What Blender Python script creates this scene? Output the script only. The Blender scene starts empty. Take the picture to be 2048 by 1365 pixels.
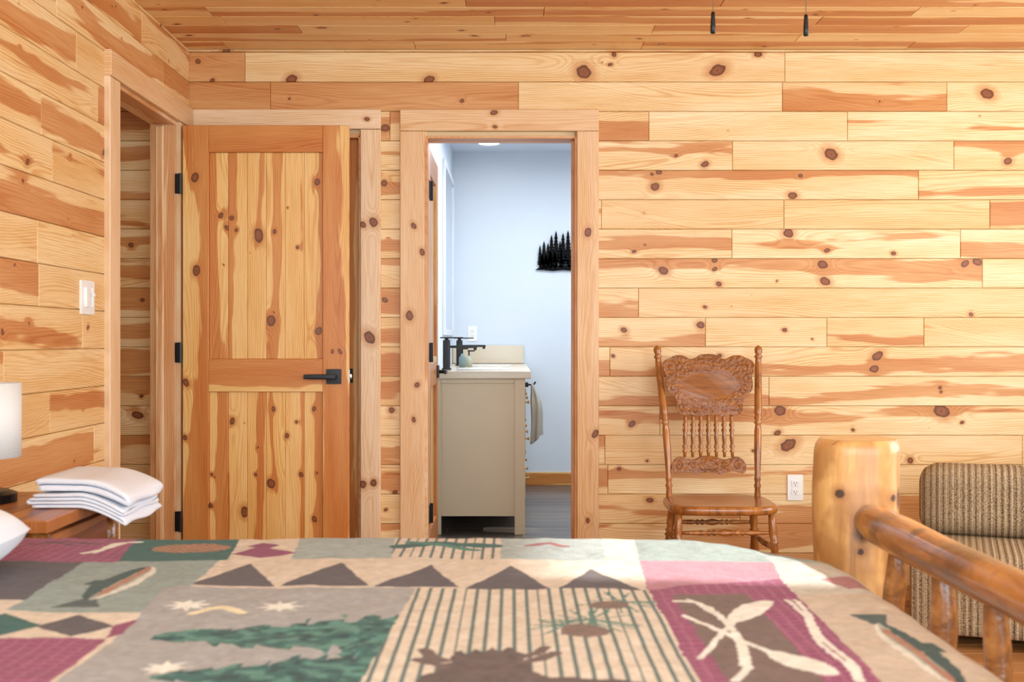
import bpy, numpy as np, math, random
from mathutils import Vector
F=2300.0; CH=1.12; YW=5.275; ZC=2.459
SC=bpy.context.scene
def P(x,y,D): return np.array([(x-1024)*D/F, D, CH-(y-682)*D/F])
def lin(c):
    r=[]
    for v in c[:3]:
        v=v/255.0
        r.append(v/12.92 if v<=.04045 else ((v+.055)/1.055)**2.4)
    return tuple(r)+(1.0,)
def hsh(ix,iy,s):
    n=(ix.astype(np.int64)*374761393+iy.astype(np.int64)*668265263+int(s)*144269504)&0xffffffff
    n=((n^(n>>13))*1274126177)&0xffffffff
    return ((n^(n>>16))&0xffff)/65535.0
def vn(x,y,s=0):
    x=np.asarray(x,float);y=np.asarray(y,float)
    x,y=np.broadcast_arrays(x,y)
    ix=np.floor(x);iy=np.floor(y);fx=x-ix;fy=y-iy
    fx=fx*fx*(3-2*fx);fy=fy*fy*(3-2*fy)
    a=hsh(ix,iy,s);b=hsh(ix+1,iy,s);c=hsh(ix,iy+1,s);d=hsh(ix+1,iy+1,s)
    return (a*(1-fx)+b*fx)*(1-fy)+(c*(1-fx)+d*fx)*fy
# ------------------------------------------------------------ mesh builder
WO={}
class MB:
    def __init__(s): s.v=[];s.A=[];s.B=[];s.C=[];s.q=[];s.p=[];s.n=0
    def add(s,v,quads=None,polys=None,A=None,B=None,C=None):
        v=np.asarray(v,float).reshape(-1,3)
        s.v.append(v); s.A.append(v.copy() if A is None else A)
        s.B.append(np.zeros_like(v) if B is None else B)
        s.C.append(np.ones((len(v),4)) if C is None else C)
        if quads is not None and len(quads): s.q.append(np.asarray(quads,np.int64)+s.n)
        if polys: s.p+= [[i+s.n for i in f] for f in polys]
        s.n+=len(v); return s
    def xform(s,fn):
        s.v=[fn(a) for a in s.v]; return s
    def build(s,name,mat,parent=None,smooth=False,bevel=0,label=None,cat=None,kind=None,group=None,origin=None,attr=False,subd=0):
        v=np.concatenate(s.v)
        if origin is None:
            mn=v.min(0);mx=v.max(0);origin=np.array([(mn[0]+mx[0])/2,(mn[1]+mx[1])/2,mn[2]])
        origin=np.array(origin,float)
        me=bpy.data.meshes.new(name)
        q=np.concatenate(s.q) if s.q else np.zeros((0,4),np.int64)
        lens=np.concatenate([np.full(len(q),4),np.array([len(f) for f in s.p],int)]).astype(np.int32)
        loops=np.concatenate([q.ravel()]+[np.array(f) for f in s.p]).astype(np.int32)
        me.vertices.add(len(v)); me.vertices.foreach_set('co',(v-origin).astype(np.float32).ravel())
        me.loops.add(len(loops)); me.loops.foreach_set('vertex_index',loops)
        me.polygons.add(len(lens)); st=np.concatenate([[0],np.cumsum(lens)[:-1]]).astype(np.int32)
        me.polygons.foreach_set('loop_start',st); me.polygons.foreach_set('loop_total',lens)
        me.polygons.foreach_set('use_smooth',np.full(len(lens),bool(smooth)))
        if attr:
            for nm,arr in (('A',s.A),('B',s.B)):
                at=me.attributes.new(nm,'FLOAT_VECTOR','POINT'); at.data.foreach_set('vector',np.concatenate(arr).astype(np.float32).ravel())
            at=me.attributes.new('Col','FLOAT_COLOR','POINT'); at.data.foreach_set('color',np.concatenate(s.C).astype(np.float32).ravel())
        me.update(calc_edges=True); me.validate()
        ob=bpy.data.objects.new(name,me); SC.collection.objects.link(ob)
        if mat: me.materials.append(mat)
        finish(ob,origin,parent,label,cat,kind,group)
        if bevel:
            m=ob.modifiers.new('bevel','BEVEL'); m.width=bevel; m.segments=2; m.limit_method='ANGLE'; m.angle_limit=math.radians(40)
        return ob
def finish(ob,origin,parent,label,cat,kind,group):
    WO[ob.name]=np.array(origin,float)
    if parent is not None:
        ob.parent=parent; ob.location=tuple(WO[ob.name]-WO[parent.name])
    else: ob.location=tuple(origin)
    if label: ob['label']=label
    if cat: ob['category']=cat
    if kind: ob['kind']=kind
    if group: ob['group']=group
def empty(name,origin,label,cat,parent=None,group=None):
    ob=bpy.data.objects.new(name,None); ob.empty_display_size=.1; SC.collection.objects.link(ob)
    finish(ob,origin,parent,label,cat,None,group); return ob
def box(mb,x0,x1,y0,y1,z0,z1,**k):
    v=[(x,y,z) for z in (z0,z1) for y in (y0,y1) for x in (x0,x1)]
    q=[(0,2,3,1),(4,5,7,6),(0,1,5,4),(2,6,7,3),(0,4,6,2),(1,3,7,5)]
    return mb.add(v,quads=q,**k)
def tube(mb,pts,radii,seg=14,cap=True,squash=1.0):
    pts=np.array(pts,float); n=len(pts)
    if np.isscalar(radii): radii=[radii]*n
    T=np.gradient(pts,axis=0); T/=np.linalg.norm(T,axis=1)[:,None]+1e-12
    ref=np.array([0,0,1.0]) if abs(T[0][2])<.9 else np.array([1.0,0,0])
    a=np.cross(T[0],ref);a/=np.linalg.norm(a); V=[]
    ang=np.linspace(0,2*math.pi,seg,endpoint=False)
    for i in range(n):
        a=a-T[i]*np.dot(a,T[i]); a/=np.linalg.norm(a); b=np.cross(T[i],a)
        V.append(pts[i]+radii[i]*(np.cos(ang)[:,None]*a+np.sin(ang)[:,None]*b*squash))
    V=np.concatenate(V); i=np.arange(n-1)[:,None];j=np.arange(seg)[None,:];jn=(j+1)%seg
    q=np.stack([i*seg+j+0*jn,i*seg+jn,(i+1)*seg+jn,(i+1)*seg+j],-1).reshape(-1,4)
    pol=[list(range(seg))[::-1],[ (n-1)*seg+k for k in range(seg)]] if cap else None
    return mb.add(V,quads=q,polys=pol)
def turned(mb,p0,p1,prof,seg=16,bow=None,n=None):
    t=np.array([a for a,_ in prof]);r=np.array([b for _,b in prof])
    p0=np.array(p0,float);p1=np.array(p1,float)
    pts=[p0+(p1-p0)*k+(bow(k) if bow else 0) for k in t]
    return tube(mb,pts,list(r),seg)
def prism(mb,outline,fn,th):
    n=len(outline); v=[fn(a,b,0) for a,b in outline]+[fn(a,b,th) for a,b in outline]
    pol=[list(range(n)),[n+k for k in range(n)][::-1]]+[[k,n+k,n+(k+1)%n,(k+1)%n] for k in range(n)]
    return mb.add(v,polys=[p[::-1] for p in pol])
def rbox(mb,c,h,r,n=14,fn=None):
    c=np.array(c,float);h=np.array(h,float);ls=np.linspace(-1,1,n+1)
    for ax in range(3):
        for sg in (-1,1):
            u,w=np.meshgrid(ls,ls,indexing='ij'); p=np.zeros((n+1,n+1,3)); p[...,ax]=sg
            p[...,(ax+1)%3]=u;p[...,(ax+2)%3]=w
            p=p.reshape(-1,3)*h; inn=np.clip(p,-(h-r),h-r); d=p-inn; L=np.linalg.norm(d,axis=1)[:,None]+1e-9
            p=inn+d/L*r+c
            i,j=np.meshgrid(np.arange(n),np.arange(n),indexing='ij'); k=i*(n+1)+j
            q=np.stack([k,k+n+1,k+n+2,k+1],-1).reshape(-1,4)
            if sg<0:q=q[:,::-1]
            if fn is not None: p=fn(p)
            mb.add(p,quads=q)
    return mb
# ------------------------------------------------------------ wood planks
_seed=[1]
def plank(mb,O,U,V,N,L,W,T,heart=.3,knots=None,nk=0,res=.009,b=.0025,tone=None,seed=None):
    if seed is None: _seed[0]+=1; seed=_seed[0]
    rg=random.Random(seed*7919+13)
    O=np.array(O,float);U=np.array(U,float);V=np.array(V,float);N=np.array(N,float)
    b=min(b,T*.5,L*.2,W*.2)
    nu=max(2,int(L/res));nv=max(2,int(W/res))
    us=np.concatenate([[0,0],np.linspace(b,L-b,nu),[L,L]]);vs=np.concatenate([[0,0],np.linspace(b,W-b,nv),[W,W]])
    du=np.concatenate([[0,T-b],np.full(nu,T),[T-b,0]]);dv=np.concatenate([[0,T-b],np.full(nv,T),[T-b,0]])
    u,v=np.meshgrid(us,vs,indexing='ij'); dep=np.minimum(du[:,None],dv[None,:])
    ks=[(k[0],k[1],k[2]*.86) for k in knots] if knots else []
    for _ in range(nk): ks.append((rg.uniform(.03,max(.04,L-.03)),rg.uniform(.12,.88)*W,rg.choice([.003,.004,.0055,.0075,.011])*rg.uniform(.7,1.1)))
    s=seed*3.71
    v0=W*rg.uniform(-.3,1.3)+W*1.3*(vn(u*1.3+s,s,3)-.5)
    d0=.004+.03*rg.random()+.035*vn(u*.9+s,7.3,5)
    kd=np.full(u.shape,9.0);warp=np.zeros(u.shape)
    for (ku,kv,kr) in ks:
        an=rg.uniform(-.6,.6); el=rg.uniform(1.1,1.6)
        a_=(u-ku)*math.cos(an)+(v-kv)*math.sin(an); b_=-(u-ku)*math.sin(an)+(v-kv)*math.cos(an)
        d=np.sqrt((a_/el)**2+b_**2)/kr
        kd=np.minimum(kd,d); warp+=kr*1.1*np.exp(-(d/2.2)**2)
    ring=np.sqrt((v-v0)**2+d0**2)+warp+.012*(vn(u*4+s,v*10,9)-.5)
    v1=W*rg.uniform(0,1)+W*.9*(vn(u*1.1+s,2.2,11)-.5)
    no=.55*vn(u*1.6+s,v/W*3+s,21)+.3*vn(u*5+s,v/W*7+s,22)+.15*vn(u*14+s,v/W*14+s,23)
    qf=.5*np.clip(np.abs(v-v1)/W*1.5,0,1)+.5*no
    hf=heart*1.2-qf-.1+.16*np.exp(-(kd/2.4)**2)
    if tone is None: tone=rg.random()
    A=np.stack([ring,kd,hf],-1).reshape(-1,3)
    B=np.stack([u+s,v+s*.37,np.full(u.shape,tone)],-1).reshape(-1,3)
    pts=O+u[...,None]*U+v[...,None]*V+dep[...,None]*N
    a,c=u.shape; i,j=np.meshgrid(np.arange(a-1),np.arange(c-1),indexing='ij');k=i*c+j
    q=np.stack([k,k+c,k+c+1,k+1],-1).reshape(-1,4)
    if np.dot(np.cross(U,V),N)<0:q=q[:,::-1]
    mb.add(pts.reshape(-1,3),quads=q,A=A,B=B)
    return mb
def wbox(mb,*a):
    n=8; A=np.tile([.05,9,-.3],(n,1)); box(mb,*a,A=A,B=np.tile([.3,.3,.4],(n,1)))
def panel(mb,O,U,V,N,L,rows,holes=(),knots=(),T=.014,res=.009,nkr=1.0,rs=5,hch=(.05,.15,.3,.42,.5,.6,.8)):
    rg=random.Random(rs)
    O=np.array(O,float);U=np.array(U,float);V=np.array(V,float)
    for (v0,v1,js,hs) in rows:
        e=[0]+sorted(js)+[L]
        for i in range(len(e)-1):
            segs=[(e[i],e[i+1])]
            for (a0,a1,b0,b1) in holes:
                if min(b1,v1)-max(b0,v0)>.004:
                    ns=[]
                    for (p,q) in segs:
                        if a1<=p or a0>=q: ns.append((p,q)); continue
                        if a0>p: ns.append((p,a0))
                        if a1<q: ns.append((a1,q))
                    segs=ns
            h=hs[i] if i<len(hs) else None
            if h is None: h=rg.choice(hch)
            _seed[0]+=1;sd=_seed[0]
            for (p,q) in segs:
                if q-p<.01: continue
                kk=[(k[0]-p,k[1]-v0,k[2]) for k in knots if p-.01<k[0]<q+.01 and v0-.006<k[1]<v1+.006]
                nk=0
                if nkr>0:
                    ex=(q-p)*nkr; nk=int(ex)+(1 if rg.random()<ex-int(ex) else 0)
                plank(mb,O+U*p+V*v0,U,V,N,q-p-.0012,v1-v0-.0018,T,heart=h,knots=kk,nk=nk,res=res,seed=sd+int(p*7))
# ------------------------------------------------------------ materials
class Mt:
    def __init__(s,name,rough=.5,spec=.5):
        s.m=bpy.data.materials.new(name); s.m.use_nodes=True; s.t=s.m.node_tree
        s.b=s.t.nodes['Principled BSDF']; s.b.inputs['Roughness'].default_value=rough; s.b.inputs['Specular IOR Level'].default_value=spec
    def si(s,node,k,v):
        if isinstance(v,bpy.types.NodeSocket): s.t.links.new(v,node.inputs[k])
        else: node.inputs[k].default_value=v
    def n(s,ty,inp={},**pr):
        nd=s.t.nodes.new(ty)
        for k,v in pr.items(): setattr(nd,k,v)
        for k,v in inp.items(): s.si(nd,k,v)
        return nd
    def ma(s,op,a,b=None,c=None,clamp=False):
        inp={0:a}
        if b is not None: inp[1]=b
        if c is not None: inp[2]=c
        return s.n('ShaderNodeMath',inp,operation=op,use_clamp=clamp).outputs[0]
    def mix(s,f,a,b,bl='MIX'):
        nd=s.n('ShaderNodeMix',data_type='RGBA',blend_type=bl)
        s.si(nd,0,f);s.si(nd,6,a);s.si(nd,7,b); return nd.outputs[2]
    def mr(s,v,a,b,c=0.,d=1.,sm=False):
        nd=s.n('ShaderNodeMapRange',{0:v,1:a,2:b,3:c,4:d}); nd.clamp=True
        if sm: nd.interpolation_type='SMOOTHSTEP'
        return nd.outputs[0]
    def noise(s,vec,scale=1.,det=3.,rough=.5,dist=0.):
        nd=s.n('ShaderNodeTexNoise',{'Scale':scale,'Detail':det,'Roughness':rough,'Distortion':dist})
        if vec is not None: s.si(nd,'Vector',vec)
        return nd.outputs[0]
    def obj(s,sc=(1,1,1)):
        tc=s.n('ShaderNodeTexCoord'); mp=s.n('ShaderNodeMapping',{'Vector':tc.outputs['Object'],'Scale':sc}); return mp.outputs[0]
    def attr(s,nm):
        a=s.n('ShaderNodeAttribute',attribute_name=nm); sp=s.n('ShaderNodeSeparateXYZ',{0:a.outputs['Vector']}); return sp.outputs
    def comb(s,x,y,z=0.): return s.n('ShaderNodeCombineXYZ',{0:x,1:y,2:z}).outputs[0]
    def bump(s,h,st=.3,dist=.002):
        nd=s.n('ShaderNodeBump',{'Strength':st,'Distance':dist,'Height':h}); s.t.links.new(nd.outputs[0],s.b.inputs['Normal'])
    def col(s,c): s.si(s.b,'Base Color',c); return s
def wood(name,sap,heart,ls=.45,rough=.42,hs=.032):
    M=Mt(name,rough,.35); ring,kd,hf=M.attr('A'); gu,gv,tone=M.attr('B')
    en=M.noise(M.comb(M.ma('MULTIPLY',gu,4.),M.ma('MULTIPLY',gv,40.),3.),1.,2.)
    fib=M.noise(M.comb(M.ma('MULTIPLY',gu,6.),M.ma('MULTIPLY',gv,230.),1.),1.,1.,.6)
    big=M.noise(M.comb(M.ma('MULTIPLY',gu,1.3),M.ma('MULTIPLY',gv,11.),8.),1.,1.)
    ph=M.ma('ADD',M.ma('MULTIPLY',ring,2*math.pi/.0075),M.ma('MULTIPLY',en,5.))
    ln=M.ma('POWER',M.ma('MULTIPLY_ADD',M.ma('SINE',ph),.5,.5),2.6)
    hq=M.ma('ADD',hf,M.ma('MULTIPLY',M.ma('SUBTRACT',en,.5),.24))
    hm=M.mr(hq,-hs,hs*1.5,0,1,True)
    hc=M.mix(M.mr(big,.35,.65),lin(heart),lin((min(255,heart[0]*.96),heart[1]*.89,heart[2]*.81)))
    scol=M.mix(M.mr(big,.3,.7),lin(sap),lin((sap[0]-6,sap[1]-14,sap[2]-26)))
    base=M.mix(hm,scol,hc)
    lf=M.ma('MULTIPLY',ln,M.mr(big,.35,.65,ls*.45,ls*1.5))
    base=M.mix(lf,base,lin((224,186,140)),'MULTIPLY')
    base=M.mix(M.mr(fib,.4,.75,0,.6),base,lin((232,204,164)),'MULTIPLY')
    base=M.mix(M.mr(tone,0,1,0,.6),base,lin((238,216,184)),'MULTIPLY')
    kn=M.noise(M.comb(M.ma('MULTIPLY',gu,45.),M.ma('MULTIPLY',gv,45.),2.),1.,0.)
    k2=M.ma('ADD',M.ma('MULTIPLY',kd,1.1),M.ma('MULTIPLY',M.ma('SUBTRACT',kn,.5),.4))
    halo=M.mr(k2,1.,2.4,.8,0.)
    base=M.mix(halo,base,lin((heart[0]*.9,heart[1]*.8,heart[2]*.68)))
    cr=M.n('ShaderNodeValToRGB',{0:k2}); e=cr.color_ramp.elements
    e[0].position=0;e[0].color=lin((96,52,30));e[1].position=1;e[1].color=lin((78,40,22))
    x=e.new(.35);x.color=lin((144,86,48)); x=e.new(.75);x.color=lin((124,70,38))
    base=M.mix(M.mr(k2,.95,1.12,1.,0.),base,cr.outputs[0])
    M.col(base)
    return M.m
W_wall=wood('pine_wall',(244,224,184),(214,164,110))
W_side=wood('pine_side_wall',(243,218,172),(212,158,104))
W_ceil=wood('pine_ceiling',(248,220,170),(218,160,104))
W_trim=wood('pine_trim',(240,216,186),(222,180,136),ls=.32)
W_door=wood('pine_door',(242,206,144),(214,152,88),ls=.4,rough=.35,hs=.025)
W_dark=wood('pine_night',(186,130,84),(138,84,52),ls=.5,rough=.3)
W_floor=wood('floor_boards',(176,136,96),(142,102,66),ls=.4,rough=.4)
def simple(name,c,rough=.5,metal=0.,bumpsc=0,bst=.2,var=.06,spec=.5):
    M=Mt(name,rough,spec); M.b.inputs['Metallic'].default_value=metal
    nz=M.noise(M.obj(),6.,1.)
    c2=tuple(max(0,v*(1-var)) for v in c)
    M.col(M.mix(nz,lin(c),lin(c2)))
    if bumpsc: M.bump(M.noise(M.obj(),bumpsc,2.),bst,.003)
    return M.m
def turnwood(name,c1,c2,c3,rough=.22,sc=(30,30,4),coat=.3,knots=False,kattr=False):
    M=Mt(name,rough,.5); M.b.inputs['Coat Weight'].default_value=coat; M.b.inputs['Coat Roughness'].default_value=.15
    n1=M.noise(M.obj(sc),1.,4.,.6,.6); n2=M.noise(M.obj(),9.,3.)
    cr=M.n('ShaderNodeValToRGB',{0:n1});e=cr.color_ramp.elements
    e[0].position=.3;e[0].color=lin(c3);e[1].position=.7;e[1].color=lin(c1);x=e.new(.5);x.color=lin(c2)
    base=M.mix(M.mr(n2,.48,.62,0,.75),cr.outputs[0],lin(c3 if knots else c2))
    if knots:
        vo=M.n('ShaderNodeTexVoronoi',{'Vector':M.obj((1,1,.8)),'Scale':6.5,'Randomness':1.})
        d=M.ma('ADD',vo.outputs['Distance'],M.ma('MULTIPLY',M.noise(M.obj(),30.),.06))
        base=M.mix(M.mr(d,.11,.19,.9,0.),base,lin((84,44,24)))
        crk=M.noise(M.obj((sc[0]*3,sc[1]*3,sc[2]*.6) if sc[2]<sc[1] else (sc[0]*3,sc[1]*.6,sc[2]*3)),1.,1.)
        base=M.mix(M.mr(crk,.70,.74,0.,.75),base,lin((96,58,34)))
        if kattr:
            kd=M.ma('ADD',M.attr('A')[0],M.ma('MULTIPLY',M.ma('SUBTRACT',n2,.5),.8))
            base=M.mix(M.mr(kd,1.,2.4,.6,0.),base,lin((150,96,50)))
            base=M.mix(M.mr(kd,.8,1.1,1.,0.),base,lin((70,44,30)))
        M.bump(M.ma('ADD',n1,n2),.5,.008)
    M.col(base); return M.m
Wh_plast=simple('white_plastic',(240,240,238),.35,var=.02)
Blk=simple('black_metal',(24,24,26),.38,.3,var=.2)
BlkM=simple('black_matte',(9,10,12),.8,0,var=.2,spec=.15)
Dark=simple('slot_dark',(50,48,46),.6)
M_chair=turnwood('oak_stained',(188,124,60),(158,96,42),(104,58,24),.25,(30,30,5))
M_log=turnwood('log_varnish',(226,180,116),(206,154,92),(170,118,68),.4,(18,18,3),.15,True,True)
M_logend=turnwood('log_endgrain',(232,204,152),(222,186,130),(204,162,106),.4,(40,40,40),.1)
M_rail=turnwood('log_rail',(196,138,76),(156,98,46),(100,60,30),.25,(22,3,22),.4,True)
# ------------------------------------------------------------ back wall
def rz(i): return CH-(104+58.95*i-682)/436.0
XL=-2.7; XR=3.4
def bx(px): return (px-1024)/436.0-XL
knb=[(583,158,10),(858,159,9),(1168,144,16),(1435,140,13),(1516,108,7),(1228,108,6),(396,122,6),(425,160,5),(1974,187,12),(924,201,5),(1662,308,13),(2016,322,9),(1410,328,7),(1352,311,4),(1318,344,6),(1310,373,9),(1601,351,5),(1585,391,8),(1577,466,11),(1290,490,3),(1268,503,4),(1429,521,6),(1327,541,9),(1438,568,6),(1429,538,5),(1645,529,10),(1650,562,9),(1787,507,5),(1955,524,9),(1930,527,8),(1942,629,5),(1410,614,4),(1248,660,6),(1401,650,8),(1569,660,5),(1755,712,10),(1748,738,9),(1438,712,5),(1226,712,4),(1883,822,15),(1560,822,12),(1264,848,7),(1555,866,6),(1706,860,4),(1577,890,13),(1820,921,7),(1740,925,4),(1238,938,5),(1437,925,6),(1880,775,4),(770,256,9),(768,366,8),(770,600,6),(783,820,7),(790,985,6),(262,490,6),(275,830,9),(285,600,5),(1690,1010,6)]
kw=[(bx(a),CH-(b-682)/436.0,r/436.0) for a,b,r in knb]
spec={0:([490,1570],[.9,.03,.05]),1:([541,1037,1565,1894],[.95,.95,.06,.6,.1]),2:([780,1298,1695],[.6,.5,.12,.25,.2]),3:([1465,1908],[.4,.03,.45]),
4:([1837],[.42,.35]),5:([1203,1568,1980],[.4,.12,.1,.55]),6:([1464,1921],[.42,.33,.5]),7:([1965],[.5,.15]),8:([1277],[.6,.08]),9:([1411,1654,1848],[.45,.1,.3,.12]),
10:([1220],[.5,.4]),11:([1538],[.45,.4]),12:([1320],[.3,.38]),13:([1210,2045],[.5,.12,.2]),14:([1216,1700],[.5,.4,.2]),15:([1480],[.3,.6]),16:([1340],[.3,.5])}
rows=[]
for i in range(18):
    j,h=spec.get(i,([1000+137*(i%4)],[None,None]))
    rows.append((max(0,rz(i+1)),rz(i),[bx(300-((i*173)%260)+0)]+[bx(a) for a in j],[.6]+h))
    if i==0: rows[-1]=(rows[-1][0],rz(0)+.001,rows[-1][2],rows[-1][3])
rows.append((rz(0)+.002,ZC+.001,[bx(690)],[.4,.3]))
CX0,CX1,CZ=-1.36,-.697,2.06    # closet opening
BX0,BX1,BZ=-.388,.289,2.053    # bathroom opening
holes=[(CX0-XL,CX1-XL,0,CZ),(BX0-XL,BX1-XL,0,BZ)]
mb=MB()
panel(mb,(XL,YW+.014,0),(1,0,0),(0,0,1),(0,-1,0),XR-XL,rows,holes,kw,res=.008,nkr=.6,rs=3)
ya,yb=YW+.0142,YW+.13
for a,b,c,d in ((XL,CX0,0,2.64),(CX1,BX0,0,2.64),(BX1,XR,0,2.64),(CX0,CX1,CZ,2.64),(BX0,BX1,BZ,2.64)): wbox(mb,a,b,ya,yb,c,d)
mb.build('wall_back',W_wall,attr=True,kind='structure',label='horizontal knotty pine plank wall with two doorways')
# left wall
XLW=-1.48; WT=.112; LD0,LD1,LZ=4.29,5.06,2.075
rg=random.Random(11); rows=[]
Y0=-.8
for i in range(18):
    js=[];y=rg.uniform(.1,.9)+Y0
    while y<YW-.2: js.append(y-Y0); y+=rg.uniform(.5,1.3)
    rows.append((max(0,rz(i+1)),rz(i),js,[]))
rows.append((rz(0)+.0005,ZC+.001,[],[.3]))
mb=MB()
panel(mb,(XLW-.014,Y0,0),(0,1,0),(0,0,1),(1,0,0),YW-Y0,rows,[(LD0-Y0,LD1-Y0,0,LZ)],[],res=.011,nkr=1.8,rs=8,hch=(.1,.2,.3,.36,.42,.5,.6))
for a,b,c,d in ((Y0,LD0,0,2.5),(LD1,YW+.01,0,2.5),(LD0,LD1,LZ,2.5)): wbox(mb,XLW-WT,XLW-.0142,a,b,c,d)
mb.build('wall_left',W_side,attr=True,kind='structure',label='knotty pine plank wall with a doorway')
mb=MB(); wbox(mb,XL-.1,XL,3.2,YW+.01,0,ZC); mb.build('hall_blocker_left',W_wall,attr=True,kind='structure',label='unseen pine wall added to block light from the hall')  # unseen hall side, added to stop world light leaking in
mb=MB(); wbox(mb,XL,XLW-WT,3.1,3.2,0,ZC); mb.build('hall_blocker_front',W_wall,attr=True,kind='structure',label='unseen pine wall added to block light from the hall')  # unseen near end of the hall, also added as a light block
# ceiling
mb=MB(); rows=[]; n=0; y=0.0
while y<YW-Y0:
    js=[];x=rg.uniform(.2,1.2)
    while x<XR-XL-.3: js.append(x); x+=rg.uniform(.7,1.6)
    rows.append((y,min(y+.133,YW-Y0),js,[])); y+=.133
panel(mb,(XL,YW,ZC+.014),(1,0,0),(0,-1,0),(0,0,-1),XR-XL,[r for r in rows if r[0]<2.0],[],[],res=.010,nkr=2.6,rs=12,hch=(.05,.15,.3,.4,.5,.6,.75))
panel(mb,(XL,YW,ZC+.014),(1,0,0),(0,-1,0),(0,0,-1),XR-XL,[r for r in rows if r[0]>=2.0],[],[],res=.06,nkr=0,rs=12)
wbox(mb,XL,XR,Y0,YW+.01,ZC+.0142,ZC+.08)
mb.build('ceiling',W_ceil,attr=True,kind='structure',label='knotty pine plank ceiling')
# floor
mb=MB(); rows=[];x=0
while x<YW-Y0: rows.append((x,min(x+.12,YW-Y0),[rg.uniform(.5,2),rg.uniform(2.5,4),rg.uniform(4.3,5.8)],[])); x+=.12
panel(mb,(XL,Y0,-.014),(1,0,0),(0,1,0),(0,0,1),XR-XL,rows,[],[],res=.05,nkr=0,rs=2)
wbox(mb,XL,XR,Y0,YW+.12,-.08,-.0142)
mb.build('floor',W_floor,attr=True,kind='structure',label='brown wooden plank floor')
# unseen right wall, opening sized to shape the sun patch on the bed
wy0,wy1,wz0,wz1=1.62,2.09,1.77,2.06
mb=MB()
for a,b,c,d in ((Y0,wy0,0,ZC),(wy1,YW,0,ZC),(wy0,wy1,0,wz0),(wy0,wy1,wz1,ZC)): wbox(mb,XR,XR+.06,a,b,c,d)
mb.build('wall_right',W_wall,attr=True,kind='structure',label='unseen pine wall with an opening sized for the sun patch')
mb=MB()
for a,b,c,d in ((wy0-.06,wy0,wz0-.06,wz1+.06),(wy1,wy1+.06,wz0-.06,wz1+.06),(wy0,wy1,wz0-.06,wz0),(wy0,wy1,wz1,wz1+.06)): wbox(mb,XR-.02,XR,a,b,c,d)
mb.build('sun_window_1',W_trim,attr=True,kind='structure',label='pine frame around the unseen sun patch opening')
# ------------------------------------------------------------ trims
def kpx(lst,D,O,U,V):
    out=[]
    for x,y,r in lst:
        p=P(x,y,D)-np.array(O,float); out.append((float(np.dot(p,U)),float(np.dot(p,V)),r*D/F))
    return out
ti=[0]
def trim(parts,label):
    ti[0]+=1; mb=MB()
    for (O,U,V,N,L,W,T,h,kn) in parts:
        D=O[1]; plank(mb,O,U,V,N,L,W,T,heart=h,knots=kpx(kn,D,O,U,V) if kn else None,res=.007,b=.003)
    return mb.build('trim_%d'%ti[0],W_trim,attr=True,kind='structure',label=label)
X_=(1,0,0);Y_=(0,1,0);Z_=(0,0,1);NY=(0,-1,0);PX=(1,0,0)
yc=YW-.0005
trim([((-.512,yc,0),Z_,X_,NY,BZ+.027,.112,.02,.15,[(828,452,6),(820,632,9),(845,505,6),(835,770,6),(828,838,5)]),
      ((.297,yc,0),Z_,X_,NY,BZ+.027,.100,.02,.1,[(1175,465,8),(1190,867,7),(1175,1040,5)]),
      ((-.512,yc,BZ+.028),X_,Z_,NY,.909,.098,.022,.12,[(988,227,6),(990,255,4)])],'pale knotty pine casing around the bathroom doorway')
trim([((BX0-.012,yc+.13,0),Z_,(0,-1,0),(1,0,0),BZ,.135,.014,.6,None),((BX1+.012,yc+.13,0),Z_,(0,-1,0),(-1,0,0),BZ,.135,.014,.8,None),
      ((BX0,yc+.13,BZ+.008),X_,(0,-1,0),(0,0,-1),BX1-BX0,.135,.012,.6,None),
      ((BX1-.002,YW+.05,0),Z_,(0,1,0),(-1,0,0),BZ-.006,.035,.012,.95,None)],'orange pine door jamb')
trim([((CX1+.004,yc,0),Z_,X_,NY,CZ+.028,.092,.02,.15,[(727,450,7),(748,445,10),(740,675,12),(727,968,8),(748,965,8)]),
      ((CX0-.1,yc,0),Z_,X_,NY,CZ+.028,.092,.02,.15,None),
      ((-1.464,yc,CZ+.03),X_,Z_,NY,.864,.09,.022,.15,[(735,240,5)])],'pale knotty pine closet casing')
trim([((CX1+.012,yc+.13,0),Z_,(0,-1,0),(-1,0,0),CZ,.135,.02,.7,None),((CX0-.012,yc+.13,0),Z_,(0,-1,0),(1,0,0),CZ,.135,.02,.7,None),
      ((CX0,yc+.13,CZ+.012),X_,(0,-1,0),(0,0,-1),CX1-CX0,.135,.02,.6,None)],'orange pine closet jamb')
xw=XLW-.0005
trim([((xw,LD0-.115,0),Z_,Y_,PX,LZ+.01,.11,.022,.1,None),
      ((xw,LD1+.005,0),Z_,Y_,PX,LZ+.01,.10,.022,.1,None),
      ((xw,LD0-.115,LZ+.011),Y_,Z_,PX,1.07,.095,.026,.12,None)],'pale knotty pine casing on the side doorway')
trim([((XLW-WT,LD1+.012,0),Z_,X_,NY,LZ,WT,.014,.75,None),((XLW-WT,LD0-.012,0),Z_,X_,Y_,LZ,WT,.014,.4,None),
      ((XLW-WT,LD0,LZ+.012),Y_,X_,(0,0,-1),LD1-LD0,WT,.014,.5,None),
      ((XLW-.085,LD1-.003,0),Z_,X_,NY,LZ-.01,.035,.012,.5,None)],'pine jamb of the side doorway')
mb=MB(); plank(mb,(BX1+.12,yc,0),X_,Z_,NY,XR-BX1-.13,.09,.015,.3,nk=4); plank(mb,(CX1+.1,yc,0),X_,Z_,NY,.083,.09,.015,.3)
mb.build('baseboard_back',W_trim,attr=True,kind='structure',label='pine baseboard')
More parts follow.
